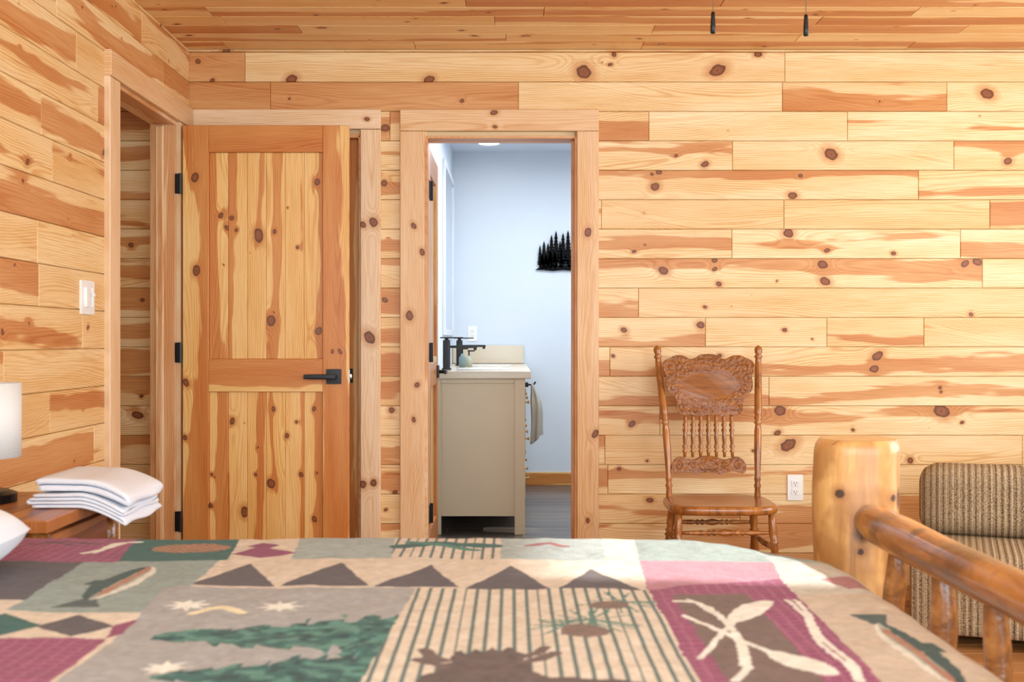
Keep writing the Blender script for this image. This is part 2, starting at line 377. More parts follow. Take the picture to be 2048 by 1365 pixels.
# ------------------------------------------------------------ doors
def leaf(mb,O,V,N,W,H,sw=.114,tr=.118,mr=(.896,1.041),br=.2,T=.035,kn=(),seed=0,nk=0):
    O=np.array(O,float);V=np.array(V,float);N=np.array(N,float);U=np.array(Z_,float)
    def kk(O2,L,Wd):
        o=[]
        for (a,b,r) in kn:
            p=a-np.dot(O2-O,V);q=b-O2[2]
            if -.01<p<Wd+.01 and -.01<q<L+.01: o.append((q,p,r))
        return o
    def pl(a,z,L,Wd,t,h,tone=None,horiz=False,nk=0):
        O2=O+V*a+U*z
        if horiz:
            ks=[(p,q,r) for (q,p,r) in kk(O2,Wd,L)]
            plank(mb,O2,V,U,N,L,Wd,t,heart=h,knots=ks,res=.007,tone=tone)
        else: plank(mb,O2,U,V,N,L,Wd,t,heart=h,knots=kk(O2,L,Wd),res=.007,tone=tone,nk=nk)
    pl(0,0,H,sw,T,.62,.5); pl(W-sw,0,H,sw,T,.66,.4)
    z1=H-tr
    pl(sw,z1,W-2*sw,tr,T-.001,.95,.9,True)
    m0,m1=mr[0]-O[2],mr[1]-O[2]
    pl(sw,m0,W-2*sw,m1-m0,T-.001,.6,.3,True)
    pl(sw,0,W-2*sw,br,T-.001,.6,.4,True)
    for (z0,zz) in ((br,m0),(m1,z1)):
        n=6;w=(W-2*sw)/n;hs=[.65,.45,.3,.42,.3,.5] if z0>.5 else [.55,.32,.45,.3,.42,.55]
        for i in range(n): pl(sw+i*w,z0,zz-z0,w-.0005,T-.013,hs[i],.1+.15*(i%3),nk=nk)
LX0,LX1,LY=-1.448,-.7187,5.055
kd=[(390,355,9),(393,541,9),(372,765,7),(370,875,5),(440,430,6),(462,435,6),(452,455,5),(516,470,11),(548,462,5),(633,363,7),(541,641,11),(636,662,8),(594,494,4),(541,968,10),(488,1025,9),(422,950,4),(420,1012,5),(573,872,5),(601,950,5),(627,818,5),(665,703,4),(680,703,5),(463,843,6),(510,950,4),(628,1040,6)]
def kl(l): return [((P(x,y,LY)[0]-LX0),P(x,y,LY)[2],r*LY/F) for x,y,r in l]
def hinge(parent,cx,cy,cz,fx=None):
    mb=MB(); tube(mb,[(cx,cy,cz-.045),(cx,cy,cz-.0449),(cx,cy,cz+.0449),(cx,cy,cz+.045)],.007,12)
    rbox(mb,(cx-.012,cy+.004,cz),(.013,.002,.044),.002,3)
    mb.build('hinge',Blk,parent=parent,smooth=False,bevel=.0006)
mb=MB(); leaf(mb,(LX0,LY+.035,.012),X_,NY,LX1-LX0,2.057,kn=kl(kd),nk=1)
wbox(mb,LX0+.001,LX1-.001,LY+.0352,LY+.037,.014,2.067)
d1=mb.build('door_1',W_door,attr=True,kind='structure',label='open knotty pine two panel door with black lever')
for y in (367,705,1043):
    hinge(d1,LX0-.009,LY-.004,P(0,y,LY)[2])
def lever(parent,x,y,z,dx):
    mb=MB(); rbox(mb,(x,y-.005,z),(.033,.006,.033),.002,3)
    tube(mb,[(x,y-.01,z),(x,y-.03,z),(x,y-.05,z)],.011,16)
    rbox(mb,(x+dx*.055,y-.052,z),(.07,.006,.011),.003,4)
    mb.build('door_handle',Blk,parent=parent,label='black square rosette lever handle')
p=P(668,753,LY); lever(d1,p[0],LY-.001,p[2],-1)
mb=MB(); rbox(mb,(LX1+.0015,LY+.018,p[2]),(.0015,.012,.03),.0008,2); rbox(mb,(LX1+.007,LY+.018,p[2]),(.006,.007,.01),.003,3)
mb.build('latch',simple('steel',(190,190,185),.3,.9),parent=d1,label='steel latch plate')
mb=MB(); leaf(mb,(CX0+.01,YW+.075,.012),X_,NY,CX1-CX0-.02,CZ-.02)
d3=mb.build('door_3',W_door,attr=True,kind='structure',label='closed knotty pine closet door')
lever(d3,CX1-.07,YW+.04,.96,-1)
mb=MB(); leaf(mb,(BX0-.038,YW+.135,.012),Y_,PX,.67,2.03)
d2=mb.build('door_2',W_door,attr=True,kind='structure',label='pine bathroom door swung inward')
for y in (380,705,1028):
    z=P(0,y,YW+.1)[2]; mb=MB(); x=BX0+.010
    tube(mb,[(x,YW+.128,z-.046),(x,YW+.128,z+.046)],.008,12); rbox(mb,(BX0+.004,YW+.1,z),(.002,.03,.044),.0015,3); rbox(mb,(BX0-.006,YW+.134,z),(.016,.002,.044),.0015,3)
    mb.build('hinge',Blk,parent=d2)
mb=MB(); y=YW+.135+.60;z=.96; rbox(mb,(BX0+.002,y,z),(.006,.033,.033),.002,3); tube(mb,[(BX0,y,z),(BX0+.045,y,z)],.01,12); rbox(mb,(BX0+.045,y-.05,z),(.006,.065,.011),.003,4)
mb.build('door_handle',Blk,parent=d2,label='black lever handle')
# ------------------------------------------------------------ bathroom shell
M_bw=simple('bath_wall_paint',(216,226,238),.6,var=.015)
M_bc=simple('bath_ceiling_paint',(216,225,236),.7,var=.01)
BY=8.94; BXL=-.463; BXR=1.5; BC=2.59; B0=YW+.131
def struct(name,mat,label,*b):
    mb=MB(); box(mb,*b); return mb.build(name,mat,kind='structure',label=label)
struct('wall_bathroom_back',M_bw,'pale blue painted bathroom wall',BXL-.1,BXR+.1,BY,BY+.1,0,BC+.08)
struct('wall_bathroom_left',M_bw,'pale blue painted bathroom wall',BXL-.1,BXL,B0,BY,0,BC+.08)
struct('wall_bathroom_right',M_bw,'pale blue painted bathroom wall',BXR,BXR+.1,B0,BY,0,BC+.08)
struct('ceiling_bathroom',M_bc,'white textured bathroom ceiling',BXL,BXR,B0,BY,BC,BC+.08)
M=Mt('bath_floor_tile',.3,.5); g=M.n('ShaderNodeTexBrick',{'Vector':M.obj((1,1,1)),'Scale':1.,'Color1':lin((120,104,90)),'Color2':lin((84,76,72)),'Mortar':lin((160,150,140)),'Mortar Size':.004,'Brick Width':.9,'Row Height':.15})
M.col(M.mix(M.mr(M.noise(M.obj((3,40,3)),1.,2.),.3,.7,0,.5),g.outputs[0],lin((62,56,54))))
struct('floor_bathroom',M.m,'dark grey wood look tile floor',BXL,BXR,YW+.121,BY,-.08,.0)
mb=MB(); plank(mb,(BXL+.57,BY-.0005,0),X_,Z_,NY,BXR-BXL-.58,.1,.015,.6,nk=3)
mb.build('baseboard_bathroom',W_door,attr=True,kind='structure',label='orange pine baseboard')
# ------------------------------------------------------------ vanity
M_van=simple('vanity_paint',(214,194,164),.4,var=.02)
M_top=simple('quartz_top',(214,198,174),.22,var=.05,bumpsc=0)
VX0,VX1,VY0,VY1=BXL+.003,.075,6.64,8.93; VT=.945
van=empty('bathroom_vanity',((VX0+VX1)/2,(VY0+VY1)/2,0),'taupe painted double vanity with framed end panel','vanity cabinet')
mb=MB(); box(mb,VX0,VX1-.02,VY0+.012,VY1,.105,VT-.045)
for a,b in ((VX0,VX0+.05),(VX1-.06,VX1)): box(mb,a,b,VY0,VY0+.06,.0,VT-.045)
for a,b in ((VX0,VX0+.05),(VX1-.06,VX1)): box(mb,a,b,VY1-.06,VY1-.001,.0,VT-.045)
box(mb,VX0+.05,VX1-.06,VY0+.002,VY0+.022,VT-.07,VT-.045)
mb.build('body',M_van,parent=van,bevel=.003)
mb=MB(); rbox(mb,((VX0+.11)/2,(VY0-.015+VY1)/2,VT-.0225),((.11-VX0)/2,(VY1-VY0+.015)/2,.0225),.004,6); mb.build('countertop',M_top,parent=van,label='beige stone countertop')
mb=MB(); rbox(mb,((VX0+.09)/2,VY1-.008,VT+.072),((.09-VX0)/2,.009,.07),.003,4); mb.build('backsplash',M_top,parent=van)
for i in range(4):
    for z in (.20,.44,.66):
        y0=VY0+.08+i*.54; mb=MB(); rbox(mb,(VX1-.008,y0+.24,z+.09),(.013,.24,.09),.004,4)
        d=mb.build('drawer',M_van,parent=van)
        mb=MB(); tube(mb,[(VX1+.004,y0+.24,z+.09),(VX1+.018,y0+.24,z+.09),(VX1+.02,y0+.24,z+.09),(VX1+.028,y0+.24,z+.09),(VX1+.03,y0+.24,z+.09)],[.005,.005,.010,.011,.007],12)
        mb.build('knob',simple('brass',(196,160,100),.3,.6),parent=d,label='small brass knob')
M_cer=simple('ceramic',(235,232,226),.15,var=.01)
for y in (7.15,8.2):
    mb=MB(); a=np.linspace(0,2*math.pi,40,endpoint=False); cx=-.17
    rr=[(1.0,.001),(1.0,.004),(.96,.006),(.9,.0035),(.7,.002),(.3,.0015)]
    V=np.concatenate([np.stack([cx+.17*k*np.cos(a),y+.23*k*np.sin(a),np.full(40,VT+z)],-1) for k,z in rr])
    q=[(i*40+j,i*40+(j+1)%40,(i+1)*40+(j+1)%40,(i+1)*40+j) for i in range(5) for j in range(40)]
    mb.add(V,quads=q,polys=[[200+j for j in range(40)]]); mb.build('sink_basin',M_cer,parent=van,smooth=True,label='white oval undermount basin')
for k,(x,y) in enumerate(((-.395,6.95),(-.37,8.1))):
    f=empty('bathroom_faucet',(x,y,VT),'matte black square single lever faucet on the vanity','faucet',group='bathroom faucets')
    mb=MB(); rbox(mb,(x,y,VT+.091),(.022,.022,.09),.003,4); rbox(mb,(x,y,VT+.006),(.028,.028,.005),.002,2); mb.build('body',Blk,parent=f)
    mb=MB(); rbox(mb,(x+.095,y,VT+.140),(.09,.018,.008),.003,4); rbox(mb,(x+.172,y,VT+.129),(.01,.012,.010),.002,2); mb.build('spout',Blk,parent=f)
    mb=MB(); rbox(mb,(x+.03,y,VT+.195),(.07,.014,.004),.002,3); tube(mb,[(x,y,VT+.178),(x,y,VT+.194)],.012,12); mb.build('lever',Blk,parent=f)
M_soap=simple('soap_teal',(120,140,142),.15,var=.1)
for (x,y,h,c) in ((-.33,7.65,.09,M_soap),(-.29,7.75,.075,simple('soap_clear',(176,178,160),.2))):
    s=empty('soap_bottle',(x,y,VT),'small soap pump bottle beside the faucet','soap bottle')
    z0=VT+.0005
    mb=MB(); tube(mb,[(x,y,z0),(x,y,z0+.003),(x,y,z0+h*.7),(x,y,z0+h*.85),(x,y,z0+h)],[.02,.023,.023,.012,.010],20); mb.build('bottle',c,parent=s,smooth=True)
    mb=MB(); tube(mb,[(x,y,z0+h),(x,y,z0+h+.03)],.005,10); rbox(mb,(x+.015,y,z0+h+.033),(.025,.007,.005),.002,3); mb.build('pump',Blk,parent=s)
# hand towel hanging at vanity side
M_tw=simple('towel_cotton',(226,230,240),.95,var=.03,bumpsc=260,bst=.6,spec=.1)
M_tg=simple('towel_grey',(206,206,200),.95,var=.3,bumpsc=60,bst=.9,spec=.1)
hx,hy=VX1+.048,6.78
mb=MB(); rbox(mb,(VX1+.012,hy,.862),(.01,.014,.014),.003,3)
tube(mb,[(VX1+.02,hy,.862),(VX1+.04,hy,.862),(VX1+.056,hy,.866),(VX1+.064,hy,.88)],.005,10)
mb.build('towel_hook',Blk,label='small black towel hook on the vanity side',cat='hook')
mb=MB(); V=[]; nz=26; na=36
for j in range(nz+1):
    t=j/nz; z=.866-.325*t; ww=.012+.028*min(1,t*3)**.8+.012*t; cx=hx-.004+.032*t+.01*math.sin(t*4)
    for k in range(na):
        a=2*math.pi*k/na; fold=1+.28*math.sin(a*5+t*2.5)*min(1,t*4)
        V.append((cx+ww*.62*math.cos(a)*fold,hy+ww*1.25*math.sin(a)*fold,z+(.03*math.cos(a)*t)))
q=[(i*na+j,(i+1)*na+j,(i+1)*na+(j+1)%na,i*na+(j+1)%na) for i in range(nz) for j in range(na)]
mb.add(V,quads=q,polys=[list(range(na)),[nz*na+k for k in range(na)][::-1]]); mb.build('hand_towel',M_tg,smooth=True,label='grey hand towel hanging beside the vanity',cat='towel')
# mirror
mr_=empty('bathroom_mirror',(BXL+.01,8.2,1.2),'tall wall mirror above the vanity','mirror')
mb=MB(); box(mb,BXL+.001,BXL+.012,7.7,8.8,1.2,2.3); M=Mt('mirror',.03); M.b.inputs['Metallic'].default_value=1.; M.col(M.mix(M.noise(M.obj(),2.),(.86,.88,.9,1),(.84,.87,.9,1))); mb.build('glass',M.m,parent=mr_)
mb=MB()
for a,b,c,d in ((7.66,7.70,1.16,2.34),(8.8,8.84,1.16,2.34),(7.7,8.8,1.16,1.2),(7.7,8.8,2.3,2.34)): box(mb,BXL+.001,BXL+.02,a,b,c,d)
mb.build('frame',simple('mirror_frame',(225,230,238),.4),parent=mr_,bevel=.002)
# downlight
dl=empty('ceiling_light',(P(978,285,8.5)[0],8.5,BC-.012),'round recessed white ceiling light','ceiling light')
x=P(978,285,8.5)[0]
mb=MB(); a=np.linspace(0,2*math.pi,40,endpoint=False)
V=np.concatenate([np.stack([x+r*np.cos(a),8.5+r*np.sin(a),np.full(40,BC-z)],-1) for r,z in ((.098,.0005),(.096,.01),(.078,.012),(.074,.006))])
mb.add(V,quads=[(i*40+j,i*40+(j+1)%40,(i+1)*40+(j+1)%40,(i+1)*40+j) for i in range(3) for j in range(40)]); mb.build('light_trim',Wh_plast,parent=dl,smooth=True)
M=Mt('lamp_glow'); M.b.inputs['Emission Color'].default_value=(1,.98,.95,1);M.b.inputs['Emission Strength'].default_value=12.
mb=MB(); mb.add(np.stack([x+.076*np.cos(a),8.5+.076*np.sin(a),np.full(40,BC-.007)],-1),polys=[list(range(40))[::-1]]); mb.build('diffuser',M.m,parent=dl)
# outlets and switch
def outlet(px,py,D,label):
    c=P(px,py,D); o=empty('wall_outlet',(c[0],D,c[2]-.057),label,'electrical outlet')
    mb=MB(); rbox(mb,(c[0],D-.003,c[2]),(.036,.0035,.059),.002,4); mb.build('cover_plate',Wh_plast,parent=o)
    for s in (-1,1):
        mb=MB(); z=c[2]+s*.02; rbox(mb,(c[0],D-.0075,z),(.0165,.0015,.0145),.001,3); r=mb.build('socket',Wh_plast,parent=o)
        mb=MB()
        for dx,h in ((-.006,.005),(.006,.004)): box(mb,c[0]+dx-.001,c[0]+dx+.001,D-.0096,D-.0088,z-h+.002,z+h+.002)
        tube(mb,[(c[0],D-.0088,z-.008),(c[0],D-.0096,z-.008)],.0022,10)
        mb.build('slot',Dark,parent=r)
    return o
outlet(1590,975,YW-.001,'white duplex outlet on the pine plank wall')
outlet(945,667,BY,'white duplex outlet above the vanity backsplash')
sy,sz=3.995,CH+(682-595)*3.995/F
sw=empty('light_switch',(XLW,sy,sz-.06),'white wall switch plate with slim dimmer','light switch')
mb=MB(); rbox(mb,(XLW+.004,sy,sz),(.0045,.062,.059),.002,4); mb.build('cover_plate',Wh_plast,parent=sw)
mb=MB(); rbox(mb,(XLW+.012,sy-.02,sz),(.006,.017,.034),.002,3); mb.build('rocker',Wh_plast,parent=sw)
mb=MB(); rbox(mb,(XLW+.012,sy+.027,sz-.0),(.005,.004,.034),.002,3); rbox(mb,(XLW+.016,sy+.027,sz+.01),(.006,.007,.006),.002,3); mb.build('dimmer_slider',Wh_plast,parent=sw)
# ------------------------------------------------------------ tree wall art
D=BY-.02; mb=MB()
def artp(out): prism(mb,out,lambda a,b,t:(P(a,b,D)[0],D-t,P(a,b,D)[2]),.003)
base=[(1070,540),(1078,535),(1092,533),(1105,531),(1125,531),(1140,530),(1160,530),(1185,532),(1205,535),(1215,540),(1195,541),(1170,540),(1150,542),(1125,540),(1105,542),(1085,540)]
artp(base)
def ptree(x,yt,yb,w):
    n=9;L=[];R=[];w=w*1.15
    for i in range(n):
        t=i/n;y=yt+(yb-yt)*.85*t;y2=yt+(yb-yt)*.85*(i+1)/n;ww=w*(.16+.84*((i+1)/n)**.8)*(1 if i%2 else .85)
        L+= [(x-ww*.5,y+1),(x-ww,y2)];R+=[(x+ww*.5,y+1),(x+ww,y2)]
    artp([(x,yt-3)]+R+[(x+1.5,yb-(yb-yt)*.14),(x+1.5,yb)]+[(x-1.5,yb),(x-1.5,yb-(yb-yt)*.14)]+L[::-1])
for t in ((1080,492,536,6),(1088,484,536,7),(1096,488,536,7),(1103,472,534,8),(1112,464,534,8),(1120,484,534,7),(1126,468,532,8),(1136,463,532,8),(1147,470,532,8),(1160,462,532,8),(1172,472,532,8),(1185,482,534,7),(1084,508,538,7),(1092,510,538,8),(1101,504,538,8),(1110,506,538,7)): ptree(*t)
artp([(1118,534),(1119,525),(1124,520),(1133,519),(1139,521),(1144,520),(1147,524),(1143,527),(1140,535),(1137,535),(1136,529),(1126,529),(1125,535),(1121,535)])
mb.build('wall_art',BlkM,label='black metal pine forest and bear silhouette on the bathroom wall',cat='wall decoration')
# ------------------------------------------------------------ pressback chair
CXc=.873
chair=empty('dining_chair',(CXc,4.87,0),'carved press-back oak chair standing against the pine wall','chair')
SZ=.445
mb=MB()
out=[]
for k in range(48):
    a=2*math.pi*k/48; c,s=math.cos(a),math.sin(a); e=.45
    x=.232*math.copysign(abs(c)**e,c)*(1-.06*(s+1)/2) ; y=.2*math.copysign(abs(s)**e,s)
    out.append((x,y))
lay=[(0.93,-.036),(.99,-.03),(1.0,-.018),(.99,-.004),(.965,0.0),(.8,-.002),(.5,-.006),(.15,-.008)]
V=np.concatenate([np.array([(CXc+x*k,4.86+y*k,SZ+z) for x,y in out]) for k,z in lay]); nn=48
mb.add(V,quads=[(i*nn+j,i*nn+(j+1)%nn,(i+1)*nn+(j+1)%nn,(i+1)*nn+j) for i in range(len(lay)-1) for j in range(nn)],polys=[[j for j in range(nn)][::-1],[(len(lay)-1)*nn+j for j in range(nn)]])
mb.build('seat',M_chair,parent=chair,smooth=True)
prof=[(0,.013),(.04,.014),(.08,.012),(.1,.016),(.12,.011),(.14,.015),(.16,.012),(.3,.0155),(.45,.016),(.49,.012),(.5,.0185),(.515,.012),(.53,.018),(.545,.013),(.56,.017),(.6,.0165),(.8,.0155),(.88,.0145),(.915,.013),(.925,.019),(.94,.012),(.955,.0165),(.975,.018),(.99,.013),(1.0,.004)]
for s in (-1,1):
    mb=MB(); turned(mb,(CXc+s*.192,4.985,SZ-.02),(CXc+s*.226,5.13,1.10),prof,bow=lambda t,s=s:np.array([s*-.012*math.sin(math.pi*t)*(1-t),-.045*math.sin(math.pi*t)*0-.03*math.sin(math.pi*min(1,t*1.2)),0]))
    mb.build('back_post',M_chair,parent=chair,smooth=True)
Mcv=Mt('oak_carved',.35,.4); Mcv.b.inputs['Coat Weight'].default_value=.15; Mcv.b.inputs['Coat Roughness'].default_value=.25
n1=Mcv.noise(Mcv.obj((6,30,60)),1.,3.,.6,.3)
vo=Mcv.n('ShaderNodeTexVoronoi',{'Vector':Mcv.obj(),'Scale':75.}); vo.feature='SMOOTH_F1'
tcx=Mcv.n('ShaderNodeSeparateXYZ',{0:Mcv.obj()})
ex=Mcv.ma('POWER',Mcv.ma('DIVIDE',tcx.outputs[0],.125),2.); ez=Mcv.ma('POWER',Mcv.ma('DIVIDE',Mcv.ma('SUBTRACT',tcx.outputs[2],.135),.06),2.)
msk=Mcv.mr(Mcv.ma('ADD',ex,ez),.9,1.4)
Mcv.col(Mcv.mix(Mcv.mr(n1,.3,.7),lin((116,66,28)),lin((160,100,46))))
Mcv.bump(Mcv.ma('MULTIPLY',vo.outputs['Distance'],msk),.9,.008)
def yback(z): return 4.985-.03+(5.13-4.985)*(z-.43)/.67+.012
def plate(name,half,D,th,scrolls,n=None):
    cx=1415.5
    full=half+[(2*cx-a,b) for a,b in half[::-1]]
    pts=np.array(full,float)
    for _ in range(2):
        nx=np.roll(pts,-1,0); pts=np.stack([pts*.75+nx*.25,pts*.25+nx*.75],1).reshape(-1,2)
    def fn(a,b,t):
        q=P(a,b,D); xr=(q[0]-.87)/.22; y=yback(q[2])-.01+.02*(1-xr*xr)
        return (q[0]+.003,y-t,q[2])
    mb=MB(); prism(mb,[tuple(p) for p in pts],fn,th)
    for pth in scrolls:
        for sg in (1,-1):
            pp=[fn(a if sg==1 else 2*cx-a,b,th+.001) for a,b in pth]; tube(mb,pp,[.0034]*len(pp),8)
    return mb.build(name,Mcv.m,parent=chair,bevel=.002)
def spiral(cx,cy,r,a0,turn,n=26): return [(cx+r*(1-.8*k/n)*math.cos(a0+turn*k/n),cy+r*(1-.8*k/n)*math.sin(a0+turn*k/n)) for k in range(n+1)]
half=[(1415,708),(1400,709),(1390,717),(1378,719),(1368,711),(1350,710),(1340,716),(1325,722),(1324,738),(1331,752),(1328,770),(1333,784),(1346,790),(1350,804),(1350,820),(1362,832),(1378,827),(1392,833),(1410,828)]
plate('crest_panel',half,5.08,.018,[spiral(1342,733,12,-1.5,7),spiral(1345,776,11,1.5,-7),spiral(1376,732,10,-2.8,6.5),spiral(1362,812,9,.5,7),spiral(1398,722,8,-1,6),
  [(1374+40*math.cos(a)*1.05+41,768+38*math.sin(a)) for a in np.linspace(math.pi*.5,math.pi*1.5,24)],
  [(1336,748),(1344,752),(1346,760),(1340,764)],[(1355,722),(1362,728),(1364,738),(1358,746),(1352,744)],[(1372,820),(1384,814),(1398,816),(1412,820)],spiral(1386,818,6,0,6)])
half2=[(1415,912),(1400,913),(1388,920),(1372,918),(1358,912),(1345,920),(1340,934),(1345,948),(1362,943),(1378,942),(1390,950),(1404,944)]
plate('lower_back_rail',half2,5.0,.016,[spiral(1356,930,9,-1.5,7),spiral(1384,931,8,-3,7),[(1396,930),(1404,922),(1414,921)],[(1396,934),(1404,940),(1414,938)]])
for i in range(7):
    x0=1369+i*16.2*.985; a=P(x0+1,912,5.0);b=P(1370+i*15.2,830,5.06)
    a[1]=yback(a[2])+.0;b[1]=yback(b[2])+.0; a[2]-=.006;b[2]+=.006
    mb=MB(); turned(mb,a,b,[(t_,r_*1.05) for t_,r_ in [(0,.006),(.1,.007),(.14,.011),(.18,.006),(.24,.0115),(.3,.007),(.45,.0095),(.55,.0075),(.62,.012),(.68,.0065),(.74,.0115),(.8,.007),(.9,.008),(1,.006)]],12)
    mb.build('back_spindle',M_chair,parent=chair,smooth=True)
lp=[(0,.013),(.08,.016),(.2,.018),(.27,.014),(.29,.021),(.31,.014),(.34,.021),(.36,.015),(.5,.021),(.62,.019),(.66,.014),(.68,.02),(.7,.014),(.8,.017),(1,.012)]
LG={}
for s in (-1,1):
    for k,(yt,yb_) in enumerate(((4.71,4.66),(5.0,5.08))):
        top=(CXc+s*(.19-.015*k),yt,SZ-.03);bot=(CXc+s*(.215-.01*k),yb_,0); LG[(s,k)]=(np.array(bot),np.array(top))
        mb=MB(); turned(mb,top,bot,lp); mb.build('leg',M_chair,parent=chair,smooth=True)
sp=[(0,.006),(.1,.008),(.25,.011),(.3,.007),(.32,.013),(.35,.007),(.38,.013),(.41,.008),(.5,.0155),(.59,.008),(.62,.013),(.65,.007),(.68,.013),(.7,.007),(.75,.011),(.9,.008),(1,.006)]
def onleg(k,z): b,t=LG[k]; return b+(t-b)*z/t[2]
for a,b,z in (((-1,0),(1,0),.335),((-1,1),(1,1),.33),((-1,0),(-1,1),.27),((1,0),(1,1),.27),((-1,0),(1,0),.2)):
    mb=MB(); turned(mb,onleg(a,z),onleg(b,z),sp,12); mb.build('stretcher',M_chair,parent=chair,smooth=True)
# ------------------------------------------------------------ sofa (rotated)
aa=np.array([.933,-.36,0]);aa/=np.linalg.norm(aa); bb=np.array([aa[1],-aa[0],0]); so=np.array([1.72,4.90,0])
def sx(p): p=np.asarray(p,float); return so+p[:,:1]*aa+p[:,1:2]*bb+p[:,2:3]*np.array([0,0,1.])
Ms=Mt('striped_tweed',.9,.1); a,b,z=Ms.attr('A')
st=Ms.n('ShaderNodeTexNoise',{'Vector':Ms.comb(Ms.ma('MULTIPLY',a,190.),0.,0.),'Scale':1.,'Detail':3.,'Roughness':.7}).outputs[0]
wv=Ms.ma('MULTIPLY_ADD',Ms.ma('SINE',Ms.ma('MULTIPLY',a,2*math.pi/.024)),.5,.5)
nz=Ms.noise(Ms.comb(Ms.ma('MULTIPLY',a,330.),Ms.ma('MULTIPLY',b,330.),Ms.ma('MULTIPLY',z,330.)),1.,2.)
cr=Ms.n('ShaderNodeValToRGB',{0:Ms.ma('ADD',Ms.ma('MULTIPLY_ADD',st,.65,Ms.ma('MULTIPLY',wv,.13)),Ms.ma('MULTIPLY_ADD',nz,.6,-.16))});e=cr.color_ramp.elements
e[0].position=.38;e[0].color=lin((72,56,46));e[1].position=.8;e[1].color=lin((226,212,186));x=e.new(.5);x.color=lin((140,118,92));x=e.new(.6);x.color=lin((184,164,132))
Ms.col(cr.outputs[0]); Ms.bump(nz,.6,.004)
sofa=empty('sofa',(so+aa*.8+bb*.35),'low striped tweed daybed sofa beside the pine wall','sofa')
mb=MB(); rbox(mb,(.8,.36,.19),(.8,.35,.15),.03,20); mb.xform(sx).build('seat_base',Ms.m,parent=sofa,smooth=True,attr=True)
mb=MB(); rbox(mb,(.8,.16,.34+.137),(.78,.12,.14),.075,26); mb.xform(sx).build('bolster',Ms.m,parent=sofa,smooth=True,attr=True)
for p_ in ((.06,.06),(1.54,.06),(.06,.64),(1.54,.64)):
    mb=MB(); box(mb,p_[0]-.025,p_[0]+.025,p_[1]-.025,p_[1]+.025,0,.05); mb.xform(sx).build('foot',Blk,parent=sofa)
# ------------------------------------------------------------ nightstand, lamp, towels
NX0,NX1,NY0,NY1,NZ=-1.465,-1.07,2.64,3.16,.706
ns=empty('nightstand',((NX0+NX1)/2,(NY0+NY1)/2,0),'rustic stained wood nightstand with log drawer pull','nightstand')
mb=MB()
for i in range(3): plank(mb,(NX0+i*.1325,NY0,NZ-.028),Y_,X_,Z_,NY1-NY0,.132,.028,.4,nk=1)
o=mb.build('top',W_dark,parent=ns,attr=True)
mb=MB(); wbox(mb,NX0+.02,NX1-.04,NY0+.03,NY1-.03,.12,NZ-.029)
for i in range(4): plank(mb,(NX0+.02+i*.084,NY0+.0299,.12),Z_,X_,NY,NZ-.15,.0835,.01,.5)
mb.build('body',W_dark,parent=ns,attr=True)
for z0,z1 in ((.43,.66),(.16,.40)):
    mb=MB(); n=3;w=(z1-z0)/n
    for i in range(n): plank(mb,(NX1-.0398,NY0+.055,z0+i*w),Y_,Z_,PX,NY1-NY0-.11,w-.001,.018,.5,nk=1)
    d=mb.build('drawer',W_dark,parent=ns,attr=True)
    mb=MB(); yc_=(NY0+NY1)/2; zc=(z0+z1)/2+.02
    tube(mb,[(NX1+.008,yc_-.09,zc),(NX1+.008,yc_-.088,zc),(NX1+.01,yc_-.03,zc),(NX1+.009,yc_+.03,zc),(NX1+.008,yc_+.088,zc),(NX1+.008,yc_+.09,zc)],[.012,.017,.018,.017,.016,.01],14)
    for s in (-.06,.06): tube(mb,[(NX1-.022,yc_+s,zc),(NX1+.005,yc_+s,zc)],.008,10)
    mb.build('handle',M_rail,parent=d,smooth=True,label='small log drawer pull')
for x in (NX0+.03,NX1-.03):
    for y in (NY0+.03,NY1-.03):
        mb=MB(); pts=[(x,y,k) for k in np.linspace(0,NZ-.03,8)]; tube(mb,pts,[.026,.028,.027,.029,.028,.026,.028,.027],14); mb.build('leg',M_rail,parent=ns,smooth=True)
lx,ly=-1.366,2.95
lamp=empty('table_lamp',(lx,ly,NZ),'white fabric shade table lamp with black base','lamp')
mb=MB(); tube(mb,[(lx,ly,NZ),(lx,ly,NZ+.002),(lx,ly,NZ+.022),(lx,ly,NZ+.03),(lx,ly,NZ+.032)],[.088,.09,.09,.07,.02],36); mb.build('base',Blk,parent=lamp)
mb=MB(); tube(mb,[(lx,ly,NZ+.03),(lx,ly,NZ+.25)],.009,12); mb.build('pole',Blk,parent=lamp)
mb=MB(); tube(mb,[(lx,ly,.822),(lx,ly,1.012)],[.1,.1],40,cap=False)
sh=mb.build('lamp_shade',simple('linen_shade',(226,226,224),.9,bumpsc=300,bst=.4),parent=lamp,smooth=True); m=sh.modifiers.new('s','SOLIDIFY');m.thickness=.003
